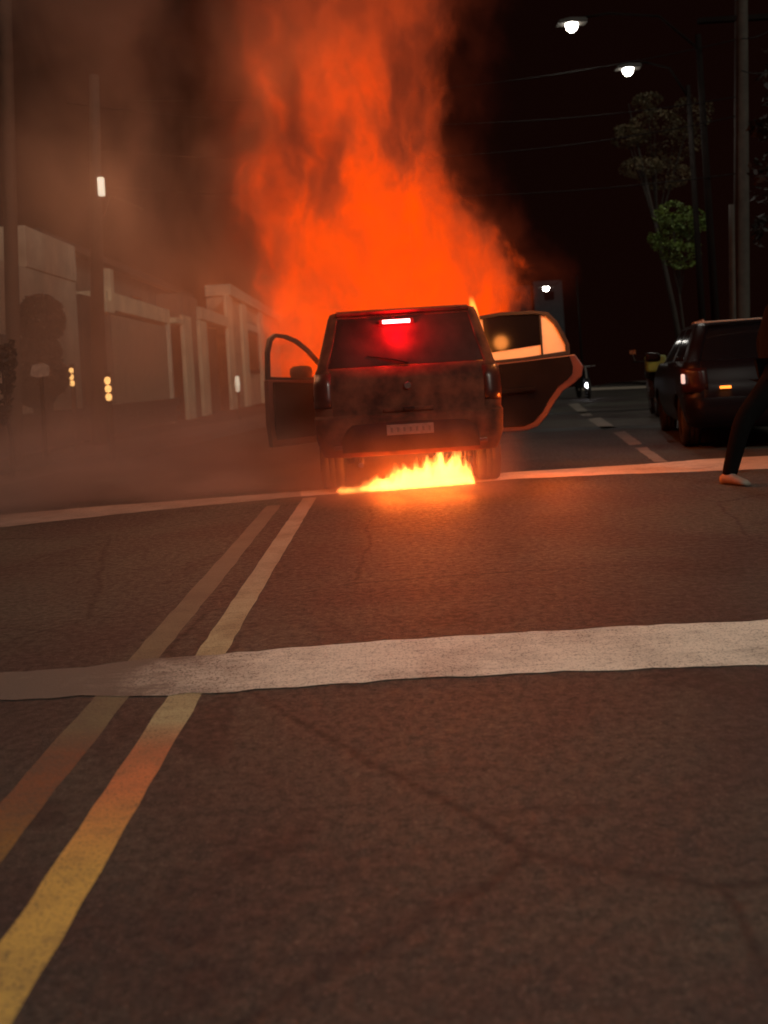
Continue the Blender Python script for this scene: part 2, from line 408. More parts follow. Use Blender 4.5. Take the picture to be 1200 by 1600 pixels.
for s in (-1, 1):                                        # tail lamps wrapped on the rear corners
    m_ = MB(); vs = []
    for (x, y) in [(.66, .018), (.72, .03), (.775, .062), (.812, .12), (.826, .19)]:
        for z in (.80, .88, .99, 1.10):
            tx = -.012 if z > 1 else 0
            vs.append((s*(x+tx+.018), y+.03*(z > .95)+.02*(z > 1), z))
    m_.add(vs, [(4*i+j, 4*i+4+j, 4*i+5+j, 4*i+1+j) for i in range(4) for j in range(3)])
    m_.build('tail_lamp', M_redlens, bc, solid=.02, smooth=True)
    MB().box(s*.62-.05, s*.62+.05, -.035, -.015, .43, .46).build('reflector', M_redlens, bc, bevel=.004)
MB().tube([(.02, .07, 1.16), (-.12, .10, 1.20), (-.34, .15, 1.24)], [.012, .009, .006], 6).build('wiper', M_blackpl, bc)
# roof-edge spoiler with the lit high brake lamp
sp = MB(); vs = []
for i in range(21):
    x = -.56+1.12*i/20; e = .05*(1-(x/.6)**2)
    vs += [(x*1.08, .43-e, 1.668), (x*1.08, .32-e, 1.646), (x*1.08, .325-e, 1.622), (x*1.08, .43-e, 1.615)]
sp.add(vs, [(4*i+a, 4*i+4+a, 4*i+4+(a+1) % 4, 4*i+(a+1) % 4) for i in range(20) for a in range(4)]+[(0, 1, 2, 3), (83, 82, 81, 80)])
sp.build('spoiler', M_car, bc, smooth=False, bevel=.004)
M_lampred = mat('lit_brake_lamp', (.5, .02, .02), .3, emit=(1, .55, .55), estr=7)
LX = -.06
MB().box(LX-.16, LX+.16, .236, .26, 1.516, 1.566).build('brake_lamp_housing', M_redlens, bc, bevel=.006)
MB().box(LX-.125, LX+.125, .228, .238, 1.524, 1.556).build('brake_lamp', M_lampred, bc, bevel=.004)
ld = bpy.data.lights.new('brake_lamp_light', 'POINT'); ld.energy = 38; ld.color = (1, .0, .01); ld.shadow_soft_size = .05
lo = bpy.data.objects.new('brake_lamp_light', ld); C.objects.link(lo); lo.parent = bc; lo.location = (LX, .13, 1.47)
# cabin: seats seen dark, parcel shelf
MB().box(-.6, .6, .35, .75, 1.02, 1.04).build('parcel_shelf', M_blackpl, bc)
for x in (-.36, .36):
    MB().box(x-.22, x+.22, .95, 1.08, .5, 1.18).box(x-.12, x+.12, .96, 1.05, 1.18, 1.36).build('seat', M_blackpl, bc, bevel=.03)
# exhaust
MB().tube([(-.45, .35, .30), (-.45, .02, .28)], .025, 10).build('exhaust_pipe', M_rim, bc)

M_rimred = mat('door_edge_paint', (.10, .035, .025), .45, var=.3, scale=5)
M_trim = mat('charred_door_trim', (.008, .006, .006), .95, var=.3, scale=6, spec=.1)
M_pane = mat('fire_reflect_glass', (.80, .62, .42), .5, var=.12, scale=6)  # the fire's reflection put into the pane's cream colour
# rear right door, hinge at the B pillar, wide open: its inner side faces the viewer
hx, hy = .80, 1.82
ang = R(80)
def drn(u, z, t): return (hx+u*math.sin(ang)-t*math.cos(ang), hy-u*math.cos(ang)-t*math.sin(ang)*1.0, z)
out_low = [(0, .37), (.50, .38), (.62, .42), (.72, .52), (.80, .65), (.90, .78), (1.03, .86), (1.11, .93), (1.13, 1.03), (1.05, 1.16), (0, 1.10)]
dr = MB().prism(out_low, drn, -.05, .03).build('rear_door', M_rimred, bc, bevel=.012)
inn = [(.02, .42), (.48, .43), (.58, .47), (.67, .56), (.75, .69), (.86, .83), (.96, .90), (1.01, .96), (1.02, 1.03), (.99, 1.145), (.02, 1.085)]
MB().prism(inn, drn, .032, .055).build('inner_trim', M_trim, dr, bevel=.008)
MB().prism([(.25, .78), (.62, .80), (.62, .84), (.25, .83)], drn, .055, .10).build('armrest', M_trim, dr, bevel=.01)
MB().prism([(.08, .93), (.20, .93), (.20, .97), (.08, .97)], drn, .055, .075).build('handle', M_tiny, dr, bevel=.006)
ZO = .05
Z = lambda l: [(u, z_+ZO) for u, z_ in l]
fo = Z([(0, 1.06), (0, 1.58), (.30, 1.61), (.66, 1.60), (.80, 1.57), (.88, 1.48), (.95, 1.34), (1.0, 1.22), (1.0, 1.11), (.5, 1.08)])
fh = Z([(.045, 1.09), (.045, 1.545), (.30, 1.573), (.66, 1.565), (.775, 1.54), (.845, 1.46), (.91, 1.33), (.955, 1.22), (.955, 1.15), (.5, 1.11)])
MB().frame(fo, fh, drn, -.03, .02).build('window_frame', M_rub, dr, bevel=.004)
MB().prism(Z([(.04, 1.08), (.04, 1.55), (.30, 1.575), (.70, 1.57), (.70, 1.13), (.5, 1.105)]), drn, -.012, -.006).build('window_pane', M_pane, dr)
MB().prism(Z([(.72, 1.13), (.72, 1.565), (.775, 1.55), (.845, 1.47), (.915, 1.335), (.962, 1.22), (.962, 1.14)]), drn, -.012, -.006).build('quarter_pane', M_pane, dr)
MB().prism(Z([(.12, 1.18), (.10, 1.555), (.30, 1.572), (.70, 1.567), (.70, 1.235)]), drn, -.004, .001).build('dark_panel', M_glass, dr)  # dark rectangle over the front part of the pane
MB().prism(Z([(.70, 1.12), (.70, 1.57), (.72, 1.57), (.72, 1.12)]), drn, -.02, .012).build('window_divider', M_rub, dr)
# front left door, hinge at the front, half open
hx2, hy2, ang2 = -.80, 2.78, R(42)
def dfn(u, z, t): return (hx2-u*math.sin(ang2)+t*math.cos(ang2), hy2-u*math.cos(ang2)-t*math.sin(ang2), z)
fl_o = [(0, .34), (1.02, .34), (1.05, .60), (1.04, 1.09), (0, 1.04)]
df = MB().prism(fl_o, dfn, -.05, .03).build('front_door', M_rimred, bc, bevel=.015)
MB().prism([(.04, .42), (.97, .42), (.99, .60), (.98, 1.06), (.04, 1.0)], dfn, .032, .055).build('inner_trim', M_trim, df, bevel=.008)
fo = [(0, 1.03), (.16, 1.22), (.38, 1.42), (.55, 1.53), (.72, 1.585), (.88, 1.60), (.97, 1.55), (1.02, 1.40), (1.04, 1.09), (.5, 1.06)]
fh = [(.12, 1.09), (.20, 1.20), (.41, 1.39), (.57, 1.49), (.73, 1.545), (.87, 1.56), (.93, 1.51), (.975, 1.38), (.99, 1.12), (.5, 1.09)]
MB().frame(fo, fh, dfn, -.03, .02).build('window_frame', M_rub, df, bevel=.004)
mr = MB(); c = Vector(dfn(.36, 1.15, -.17)); vs = []; fs = []
for i in range(7):
    a = math.pi*i/6
    for j in range(12):
        b_ = 2*math.pi*j/12; f_ = lambda v, e: math.copysign(abs(v)**e, v)
        vs.append(c+Vector((.135*f_(math.sin(a), .6)*f_(math.cos(b_), .7), .07*f_(math.sin(a), .6)*f_(math.sin(b_), .7), .085*f_(math.cos(a), .7))))
for i in range(6):
    for j in range(12): fs.append((i*12+j, i*12+(j+1) % 12, (i+1)*12+(j+1) % 12, (i+1)*12+j))
mr.add(vs, fs).build('mirror', M_blackpl, df, smooth=True)
MB().tube([c+Vector((.05, 0, -.05)), dfn(.25, 1.07, -.04)], .02, 6).build('mirror_arm', M_blackpl, df)

# ------------------------------------------------------------------ fire and smoke
def vol_obj(name, verts_box, loc, mt, label, cat=None):
    x0, x1, y0, y1, z0, z1 = verts_box
    o = MB().box(*verts_box).build(name, mt); o.location = loc
    o['label'] = label; o['kind'] = 'stuff'
    return o
def fcurve(n, v, lo, hi, pts, sc):
    """piecewise curve of v in [lo,hi] -> value (values scaled by sc around 0.5)"""
    t = n.rng(v, lo, hi, smooth=False)
    r = n.n('ValToRGB', ins={0: t}); el = r.color_ramp.elements; r.color_ramp.interpolation = 'B_SPLINE' if False else 'LINEAR'
    for i, (p, val) in enumerate(pts):
        q = (p-lo)/(hi-lo); e = el[0] if i == 0 else (el[-1] if q >= 1 else el.new(q))
        if i == 0 or q >= 1: e.position = q
        g = val/sc+.5; e.color = (g, g, g, 1)
    sep = n.n('SeparateColor', ins={0: r.outputs[0]})
    return n.m('MULTIPLY', n.m('SUBTRACT', sep.outputs[0], .5), sc)

def plume_mat():
    mt = bpy.data.materials.new('fire_plume'); n = N(mt)
    pos = n.n('TexCoord').outputs['Object']
    sq = n.n('Mapping', ins={'Vector': pos, 'Scale': (1, 1, .62)})
    # curl the coordinates so the edge billows
    wn = n.n('TexNoise', ins={'Vector': sq.outputs[0], 'Scale': 1.1, 'Detail': 3, 'Roughness': .55})
    wv = n.n('VectorMath', operation='SUBTRACT', ins={0: wn.outputs[1], 1: (.5, .5, .5)})
    ws = n.n('VectorMath', operation='SCALE', ins={0: wv.outputs[0], 3: 1.0})
    pw = n.n('VectorMath', operation='ADD', ins={0: pos, 1: ws.outputs[0]})
    s0 = n.n('SeparateXYZ', ins={0: pos}); z = s0.outputs[2]
    s1 = n.n('SeparateXYZ', ins={0: pw.outputs[0]})
    cx = fcurve(n, z, .6, 8.0, [(.6, -.06), (1.6, -.02), (2.2, .0), (2.7, -.15), (3.2, -.34), (4.0, -.38), (4.8, -.34), (5.6, -.25), (8.0, .0)], 8)
    rr = fcurve(n, z, .6, 8.0, [(.6, 1.22), (1.3, 1.5), (2.15, 1.70), (2.6, 1.54), (3.2, 1.42), (4.0, 1.32), (4.8, 1.32), (5.6, 1.5), (8.0, 2.0)], 8)
    dx = n.m('SUBTRACT', s1.outputs[0], cx); dy = n.m('MULTIPLY', s1.outputs[1], 1.45)
    r = n.m('SQRT', n.m('ADD', n.m('MULTIPLY', dx, dx), n.m('MULTIPLY', dy, dy)))
    e = n.m('SUBTRACT', 1.0, n.m('DIVIDE', r, rr))
    nf = n.noise(n.n('VectorMath', operation='ADD', ins={0: sq.outputs[0], 1: ws.outputs[0]}).outputs[0], 3.4, 4, .65)
    e = n.m('ADD', e, n.m('MULTIPLY', n.m('SUBTRACT', nf, .5), .75))
    thin = n.rng(z, 3.0, 6.2, 1, .20)                    # higher up the plume turns to thin glowing smoke
    core = n.m('MULTIPLY', n.m('MULTIPLY', n.rng(e, .0, .40), thin), 5.0)
    hn = n.noise(pw.outputs[0], .9, 4, .6)
    halo = n.m('MULTIPLY', n.m('MULTIPLY', n.rng(e, -.45, .1), n.rng(hn, .38, .62)), .42)
    dens = n.m('ADD', core, n.m('MULTIPLY', halo, n.rng(z, 1.4, 2.6, .2, 1)))
    # temperature: hottest low, cooler and blotchy above
    tn = n.noise(n.n('Mapping', ins={'Vector': pw.outputs[0], 'Scale': (1, 1, .45), 'Location': (3, 1, 7)}).outputs[0], 1.35, 4, .6)
    T = n.rng(z, 2.6, 6.2, 1.0, .34, smooth=False)
    cool = n.m('MULTIPLY', n.rng(tn, .45, .60), n.rng(z, 1.9, 3.9, .22, 1.0))
    T = n.m('MULTIPLY', T, n.m('SUBTRACT', 1.0, n.m('MULTIPLY', cool, .68)))
    fw = n.noise(n.n('Mapping', ins={'Vector': pw.outputs[0], 'Scale': (1, 1, .6)}).outputs[0], 4.2, 5, .7, .4)
    T = n.m('MULTIPLY', T, n.rng(fw, .42, .66, 1.0, .68))
    edge = n.rng(e, -.1, .36, .30, 1.0)
    T = n.m('MULTIPLY', T, edge)
    col = n.n('ValToRGB', ins={0: T}); el = col.color_ramp.elements
    el[0].position = 0; el[0].color = (.030, .006, .003, 1)
    el[1].position = 1; el[1].color = (1.1, .078, .0, 1)
    for p, c in ((.25, (.18, .024, .008, 1)), (.5, (.44, .046, .009, 1)), (.72, (.92, .060, .002, 1))):
        k = el.new(p); k.color = c
    em = n.n('Emission', ins={0: col.outputs[0], 1: n.m('MULTIPLY', dens, 1.25)})
    ab = n.n('VolumeAbsorption', ins={0: (0, 0, 0, 1), 1: dens})
    ad = n.n('AddShader', ins={0: em, 1: ab})
    n.t.links.new(ad.outputs[0], n.out.inputs[1])
    mt.cycles.volume_step_rate = .42
    return mt
PY = BY+3.15
vol_obj('fire_plume', (-2.3, 2.3, -1.9, 1.9, .55, 8.0), (BX-.10, PY, 0), plume_mat(), 'tall orange plume of flame pouring out of the burning hatchback')

def ground_fire_mat():
    mt = bpy.data.materials.new('ground_flames'); n = N(mt)
    pos = n.n('TexCoord').outputs['Object']; s = n.n('SeparateXYZ', ins={0: pos}); x, y, z = s.outputs
    mp = n.n('Mapping', ins={'Vector': pos, 'Scale': (1, 1, .38)})
    ft = n.noise(mp, 13, 4, .65)                          # tongues
    f2 = n.noise(mp, 4, 2, .5)
    top = fcurve(n, x, -.8, .8, [(-.8, .0), (-.62, .0), (-.58, .07), (-.42, .10), (-.25, .13), (-.1, .20), (.1, .27), (.4, .34), (.58, .36), (.62, .30), (.67, .0), (.8, .0)], 2)
    hgt = n.m('MULTIPLY', top, n.m('MAXIMUM', n.m('ADD', -1.52, n.m('ADD', n.m('MULTIPLY', ft, 2.8), n.m('MULTIPLY', f2, 1.3))), .02))
    e = n.m('SUBTRACT', 1.0, n.m('DIVIDE', z, n.m('MAXIMUM', hgt, .002)))
    fy = n.rng(n.m('ABSOLUTE', y), .06, .24, 1, 0)
    gap = n.m('MULTIPLY', n.rng(x, -.40, -.05, .12, 1), n.rng(ft, .38, .55, .35, 1))
    d = n.m('MULTIPLY', n.m('MULTIPLY', n.rng(e, .0, .5), fy), gap)
    d = n.m('MULTIPLY', d, n.rng(top, .0, .06))
    d = n.m('MULTIPLY', d, 16)
    em = n.n('Emission', ins={0: (1, .28, .05, 1), 1: n.m('MULTIPLY', d, 13)})
    ab = n.n('VolumeAbsorption', ins={0: (0, 0, 0, 1), 1: d})
    ad = n.n('AddShader', ins={0: em, 1: ab}); n.t.links.new(ad.outputs[0], n.out.inputs[1])
    mt.cycles.volume_step_rate = .35
    return mt
gf = vol_obj('ground_flames', (-.82, .78, -.26, .26, .012, .40), (BX-.10, BY+.42, 0), ground_fire_mat(), 'yellow-white flames burning on the road under the rear bumper')
gf.rotation_euler.z = R(9)
def door_flame_mat():
    mt = bpy.data.materials.new('door_flames'); n = N(mt)
    pos = n.n('TexCoord').outputs['Object']; x, y, z = n.n('SeparateXYZ', ins={0: pos}).outputs
    ft = n.noise(n.n('Mapping', ins={'Vector': pos, 'Scale': (1, 1, .4)}), 8, 3, .6)
    cx_ = n.m('MULTIPLY_ADD', z, -.16, .02)
    q = n.m('DIVIDE', n.m('ABSOLUTE', n.m('SUBTRACT', x, cx_)), n.rng(z, 0, .75, .085, .03))
    e = n.m('ADD', n.m('SUBTRACT', 1.0, q), n.m('MULTIPLY', n.m('SUBTRACT', ft, .5), 1.6))
    d = n.m('MULTIPLY', n.m('MULTIPLY', n.rng(e, 0, .6), n.rng(n.m('ABSOLUTE', y), .05, .14, 1, 0)), n.rng(z, .78, .55))
    d = n.m('MULTIPLY', n.m('MULTIPLY', d, n.rng(z, 0, .1)), 20)
    em = n.n('Emission', ins={0: (1, .24, .03, 1), 1: n.m('MULTIPLY', d, 3.6)}); ab = n.n('VolumeAbsorption', ins={0: (0, 0, 0, 1), 1: d})
    n.t.links.new(n.n('AddShader', ins={0: em, 1: ab}).outputs[0], n.out.inputs[1]); mt.cycles.volume_step_rate = .3
    return mt
vol_obj('door_flames', (-.2, .2, -.16, .16, 0, .8), (BX+.84, BY+1.35, 1.05), door_flame_mat(), 'thin yellow flame escaping between the body and the open rear door')

def smoke_mat(name, dens_fn, col, step=.5):
    mt = bpy.data.materials.new(name); n = N(mt)
    pos = n.n('TexCoord').outputs['Object']; s = n.n('SeparateXYZ', ins={0: pos})
    d = dens_fn(n, pos, *s.outputs)
    sc = n.n('VolumeScatter', ins={'Color': c4(col), 'Density': d, 'Anisotropy': .0})
    ab = n.n('VolumeAbsorption', ins={0: c4(col), 1: d})
    ad = n.n('AddShader', ins={0: sc, 1: ab}); n.t.links.new(ad.outputs[0], n.out.inputs[1])
    mt.cycles.volume_step_rate = step
    return mt
def d_left(n, pos, x, y, z):                             # object space, origin at the plume foot
    nz = n.noise(n.n('Mapping', ins={'Vector': pos, 'Scale': (1, 1, .7)}).outputs[0], .55, 4, .6, .4)
    e = n.rng(nz, .40, .61)
    e = n.m('MULTIPLY', e, n.rng(x, -6.8, -5.2)); e = n.m('MULTIPLY', e, n.rng(x, .3, -.9))
    e = n.m('MULTIPLY', e, n.rng(z, 9.0, 7.0))
    e = n.m('MULTIPLY', e, n.rng(n.m('ABSOLUTE', y), 2.6, 1.2))
    e = n.m('ADD', n.m('MULTIPLY', e, .23), n.m('MULTIPLY', n.m('MULTIPLY', n.rng(x, -6.8, -5.4), n.rng(x, -.2, -1.4)), n.m('MULTIPLY', n.rng(z, 3.4, 1.2, 0, .09), n.rng(n.m('ABSOLUTE', y), 2.6, 1.6))))
    return e
vol_obj('smoke', (-7, .8, -2.7, 2.7, .01, 9.2), (BX-.1, PY+.6, 0), smoke_mat('brown_smoke', d_left, (.62, .49, .41), .8), 'brown smoke drifting left across the street from the fire')

def d_low(n, pos, x, y, z):
    nz = n.rng(n.noise(n.n('Mapping', ins={'Vector': pos, 'Scale': (.6, 1, 1.6)}).outputs[0], 1.1, 4, .6), .38, .62, .15, 1)
    e = n.m('MULTIPLY', n.m('MULTIPLY', n.rng(x, -5.4, -4.0), n.rng(x, .2, -1.2)), n.rng(n.m('ABSOLUTE', y), 1.1, .3))
    return n.m('MULTIPLY', n.m('MULTIPLY', e, nz), n.m('MULTIPLY', n.rng(z, 1.15, .1), 1.2))
vol_obj('smoke', (-5.5, .3, -1.15, 1.15, .015, 1.2), (BX-.5, BY+.5, 0), smoke_mat('low_smoke', d_low, (.66, .54, .48), .7), 'low pinkish smoke creeping over the road left of the burning hatchback')
FC = (1, .17, .03)
def flight(loc, e, r=.3, col=FC, par=None):
    l = bpy.data.lights.new('fire_light', 'POINT'); l.energy = e; l.color = col; l.shadow_soft_size = r
    o = bpy.data.objects.new('fire_light', l); C.objects.link(o); o.location = loc; return o
flight((BX-1.9, PY-.6, 1.9), 80, .5, (1, .30, .11)); flight((BX-3.2, PY-1.2, 3.4), 100, .8, (1, .44, .22)); flight((BX+1.35, BY+.45, .5), 26, .08, (1, .12, .012))
flight((BX+1.6, BY+1.0, 2.2), 70, .15, (1, .28, .07)); flight((BX+1.6, PY-.8, 2.4), 70, .3)
flight((BX+.1, PY-1.75, 2.7), 70, .4)
flight((BX-.9, PY-1.6, 4.3), 100, .5)
for x in (-.25, .05, .30): flight((BX+x, BY+.18+x*.16, .17), 26, .08, (1, .13, .012)); flight((BX+x+.12, BY-.22, .12), 9, .06, (1, .13, .012))
flight((BX+.95, BY+1.2, 1.35), 8, .08, (1, .28, .05))

def d_near(n, pos, x, y, z):                             # thin smoke added behind the car to scatter the fire and brake lamp glow
    nz = n.rng(n.noise(pos, 1.8, 4, .6), .35, .65, .3, 1)
    e = n.m('MULTIPLY', n.rng(n.m('ABSOLUTE', x), 1.15, .55), n.rng(n.m('ABSOLUTE', y), .75, .2))
    lo_ = n.rng(z, .85, .1, .13, 1.5)
    return n.m('MULTIPLY', n.m('MULTIPLY', e, nz), n.m('MULTIPLY', n.m('MULTIPLY', lo_, n.rng(z, 2.2, 1.5)), .55))
vol_obj('smoke', (-1.6, 1.6, -.8, .8, .015, 2.3), (BX-.1, BY-.35, 0), smoke_mat('glow_smoke', d_near, (.6, .45, .38), .6), 'thin smoke added behind the rear bumper of the burning hatchback to spread the glow')

# ------------------------------------------------------------------ left side houses
def house(name, lab, Y0, Y1, X, H, mt, depth=6):
    t = thing(name, (X, Y0, 0), lab, 'house', 'houses along the left pavement')
    return t
HX = -6.7
def Yat(px, X=HX): return X*F/(px-600)                   # distance where the facade plane meets a picture column
def wallbox(b, y0, y1, z0, z1, x0=-.25, x1=0): return b.box(x0, x1, y0, y1, z0, z1)
# house A: white front with raised parapet
Y0, Y1 = Yat(40), Yat(128); t = house('white_house', 'white fronted house with stepped parapet behind the round dark tree', Y0, Y1, HX, 4, M_white)
L_ = Y1-Y0
b = MB(); b.box(-5, 0, -1.5, L_, 0, 3.55); b.build('wall', M_white, t, bevel=.02)
MB().box(-5, .03, .35, L_+.02, 3.553, 4.35).build('parapet', M_white, t, bevel=.02)
MB().box(-.02, .06, .3, 1.2, .2, 2.3).build('door', M_dark, t, bevel=.01)
MB().box(-.01, .05, -1.0, -.3, 1.1, 2.2).build('window', M_glass, t)
MB().box(-.05, .12, -1.1, -.2, 1.0, 1.08).build('sill', M_conc, t)
# house B: recessed garage with cream lintel and white gate post
Ya, Yb = Yat(166), Yat(268); t = house('garage_house', 'low house with cream beam over a slatted garage gate', Ya, Yb, HX, 3, M_brown)
L_ = Yb-Ya
MB().box(-6, -.7, Y1-Ya+.05, L_, 0, 3.3).build('wall', M_brown, t, bevel=.02)
MB().box(-.68, .05, Y1-Ya+.1, .0, 0, 3.3).build('dark_bay', M_dark, t)
MB().box(-.65, .1, .05, L_-.1, 3.1, 3.55).build('lintel', M_cream, t, bevel=.02)
MB().box(-.3, .16, -.1, .55, 3.0, 3.3).box(-.3, .16, .3, .6, 3.3, 4.1).build('beam_end', M_cream, t, bevel=.02)
MB().box(-.15, .12, L_-.42, L_-.2, 0, 3.09).build('gate_post', M_white, t, bevel=.02)
MB().box(-.15, .12, .15, .3, 0, 3.09).build('gate_post', M_brown, t, bevel=.02)
MB().box(-.6, .3, L_-.15, L_+.9, 3.12, 3.3).build('lintel', M_cream, t, bevel=.02)
y = .45
while y < L_-.5:
    MB().box(-.03, .03, y, y+.20, .15, 3.0).build('gate_slat', M_gate, t); y += .235
# house C
Yc, Yd = Yat(292), Yat(440); t = house('cornice_house', 'far house with pale cornice beside the open front door', Yc, Yd, HX, 4, M_white)
L_ = Yd-Yc
yy = [Yat(p)-Yc for p in (292, 316, 357, 361, 388, 407, 440)]
MB().box(-6, -.9, -1.5, L_, 0, 3.6).build('wall', M_brown, t)
MB().box(-.88, .0, 0, yy[1], 0, 4.3).build('wall', M_brown, t, bevel=.02)
MB().box(-.88, -.4, yy[1]+.01, yy[2], 0, 3.5).build('doorway', M_dark, t)
MB().box(-.5, .18, yy[1]-.3, yy[2], 3.55, 4.0).build('lintel', M_dullc, t, bevel=.02)
MB().box(-.88, .02, yy[3], L_, 0, 5.0).build('wall', M_dull, t, bevel=.02)
MB().box(-.9, .25, yy[3]-.1, L_, 5.0, 5.5).build('cornice', M_dullc, t, bevel=.03)
f_ = MB().box(-.0, .06, yy[4], yy[5], 1.6, 4.2).build('window', M_dark, t)
MB().box(.061, .08, yy[4]+.3, yy[5]-.3, 3.8, 4.15).build('window_head', M_white, f_)
MB().box(.061, .075, yy[4]+.15, yy[5]-.15, 1.8, 3.6).build('pane', M_glass, f_)
for p_ in (293, 318, 361, 384, 410):
    y_ = Yat(p_)-Yc
    MB().box(.021, .16, y_-.16-.002*p_, y_+.16+.001*p_, 0, 3.5 if p_ < 350 else 4.98).build('pilaster', M_cream, t, bevel=.02)
# upper storey block seen faintly behind
t = thing('tall_house', (HX-4, Yat(60, HX-4), 0), 'taller brown house rising behind the garage roofs', 'house', 'houses along the left pavement')
MB().box(-6, 0, 0, 22, 0, 6.0).build('wall', M_brown, t); MB().box(-6.2, .4, -.2, 22.2, 6.0, 6.25).build('roof', M_roof, t)
for k in range(4): MB().box(.0, .05, 2+k*4.5, 3.6+k*4.5, 3.9, 5.2).build('window', M_glass, t)
# low garden wall of dark blocks
t = thing('garden_wall', (-6.2, 8.2, .12), 'low dark block wall in front of the houses', 'wall')
for row in range(4):
    y = -.2 if row % 2 else 0
    k = 0
    while y < 18:
        MB().box(-.1+random.uniform(-.006, .006), .1+random.uniform(-.008, .008), y, y+.585, row*.152, row*.152+.145).build('block', M_lowwall, t)
        y += .6
MB().box(-.13, .13, -.25, 18.7, .608, .66).build('coping', M_lowwall, t, bevel=.01)

# stacked amber marker lamps
M_amber = mat('amber_bulb', (.8, .5, .2), .4, emit=(1, .52, .16), estr=2.6)
def amber(px, py0, py1, Y, lab):
    a, b_ = P(px, py1, Y), P(px, py0, Y); H = b_.z-a.z
    t = thing('amber_lamp', (a.x, Y, 0), lab, 'lamp', 'stacked amber lamps by the houses')
    MB().box(-.03, .03, .02, .06, 0, b_.z+.05).build('post', M_darkpole, t)
    for k in range(3):
        z = a.z+H*(k+.5)/3; rr_ = H/6.3
        MB().lathe([(.0, -rr_), (rr_*.6, -rr_*.8), (rr_*.85, 0), (rr_*.6, rr_*.8), (0, rr_)], 14, 'z', (random.uniform(-.006, .006), 0, z)).build('bulb', M_amber, t, smooth=True)
amber(113, 574, 604, 14.0, 'column of three amber lamps against the white house front')
amber(170, 588, 627, 13.0, 'column of three amber lamps in front of the garage gate')
M_palelamp = mat('pale_lamp', (.8, .8, .7), .4, emit=(1, .85, .6), estr=.8)
t = thing('wall_lamp', P(371, 600, 24), 'small pale lamp glowing low on the cornice house', 'lamp')
MB().lathe([(0, -.22), (.05, -.2), (.07, 0), (.05, .2), (0, .22)], 12, 'z').build('bulb', M_palelamp, t, smooth=True)
MB().box(-.02, .02, .05, .10, -2, .25).build('bracket', M_darkpole, t)
t = thing('sign_board', P(62, 578, 11.5), 'small pale board standing in front of the round dark tree', 'sign')
MB().prism([(-.12, -.07), (-.03, -.10), (.12, -.08), (.13, .04), (.07, .08), (-.10, .07)], lambda u, z_, t_: (u, t_, z_), -.01, .01).build('board', mat('pale_board', (.42, .38, .34), .8, scale=14, var=.5), t, bevel=.004)
MB().box(-.02, .02, .012, .05, -1.12, -.09).build('post', M_darkpole, t)

# ------------------------------------------------------------------ poles, lamps, cables
def pole(name, base, top, r0, r1, mt, lab, cat='pole', group='utility poles'):
    t = thing(name, base, lab, cat, group); d = Vector(top)-Vector(base)
    MB().tube([d*(i/6) for i in range(7)], [r0+(r1-r0)*i/6 for i in range(7)], 12).build('shaft', mt, t, smooth=True)
    return t, d
def gp(px, Y, z=0):                                      # ground position below a picture column
    return Vector(((px-600)/F*Y+(z-CAMH)*0, Y, z))
bL = P(152, 640, 16.3); bL.z = .12
tL = P(147, 118, 16.3)
tp, d = pole('utility_pole', bL, tL, .14, .09, M_conc, 'pale concrete pole with a small lit lantern, beside the white house')
cz = P(160, 293, 16.3)-bL
MB().box(cz.x-.055, cz.x+.055, cz.y-.12, cz.y-.02, cz.z-.17, cz.z+.17).build('lantern', mat('lantern_glow', (.8, .8, .7), .4, emit=(1, .9, .68), estr=1.2), tp, bevel=.02)
a1, a2 = P(172, 306, 16.3)-bL, P(224, 327, 16.3)-bL
MB().tube([(d*.55), a1, (a1+a2)/2+Vector((0, 0, .02)), a2], .018, 6).build('bracket_arm', M_conc, tp)
bL2 = P(26, 740, 12.4); bL2.z = .12
pole('utility_pole', bL2, P(4, -160, 12.4), .10, .08, M_conc, 'thin pale pole standing at the left edge of the street')
bR = P(1160, 640, 18.6); bR.z = .12; tR = P(1158, -120, 18.6)
tpR, dR = pole('utility_pole', bR, tR, .17, .12, M_conc, 'thick grey pole behind the parked black car')
for k in (.80, .9):
    MB().box(dR.x*k-.9, dR.x*k+.9, -.06, .06, dR.z*k-.05, dR.z*k+.05).build('crossarm', M_darkpole, tpR)
bT = P(1147, 640, 17); bT.z = .12
pole('utility_pole', bT, P(1143, 320, 17), .07, .05, M_conc, 'short thin post just left of the thick grey pole')
bR2 = P(1106, 640, 22); bR2.z = 0.12

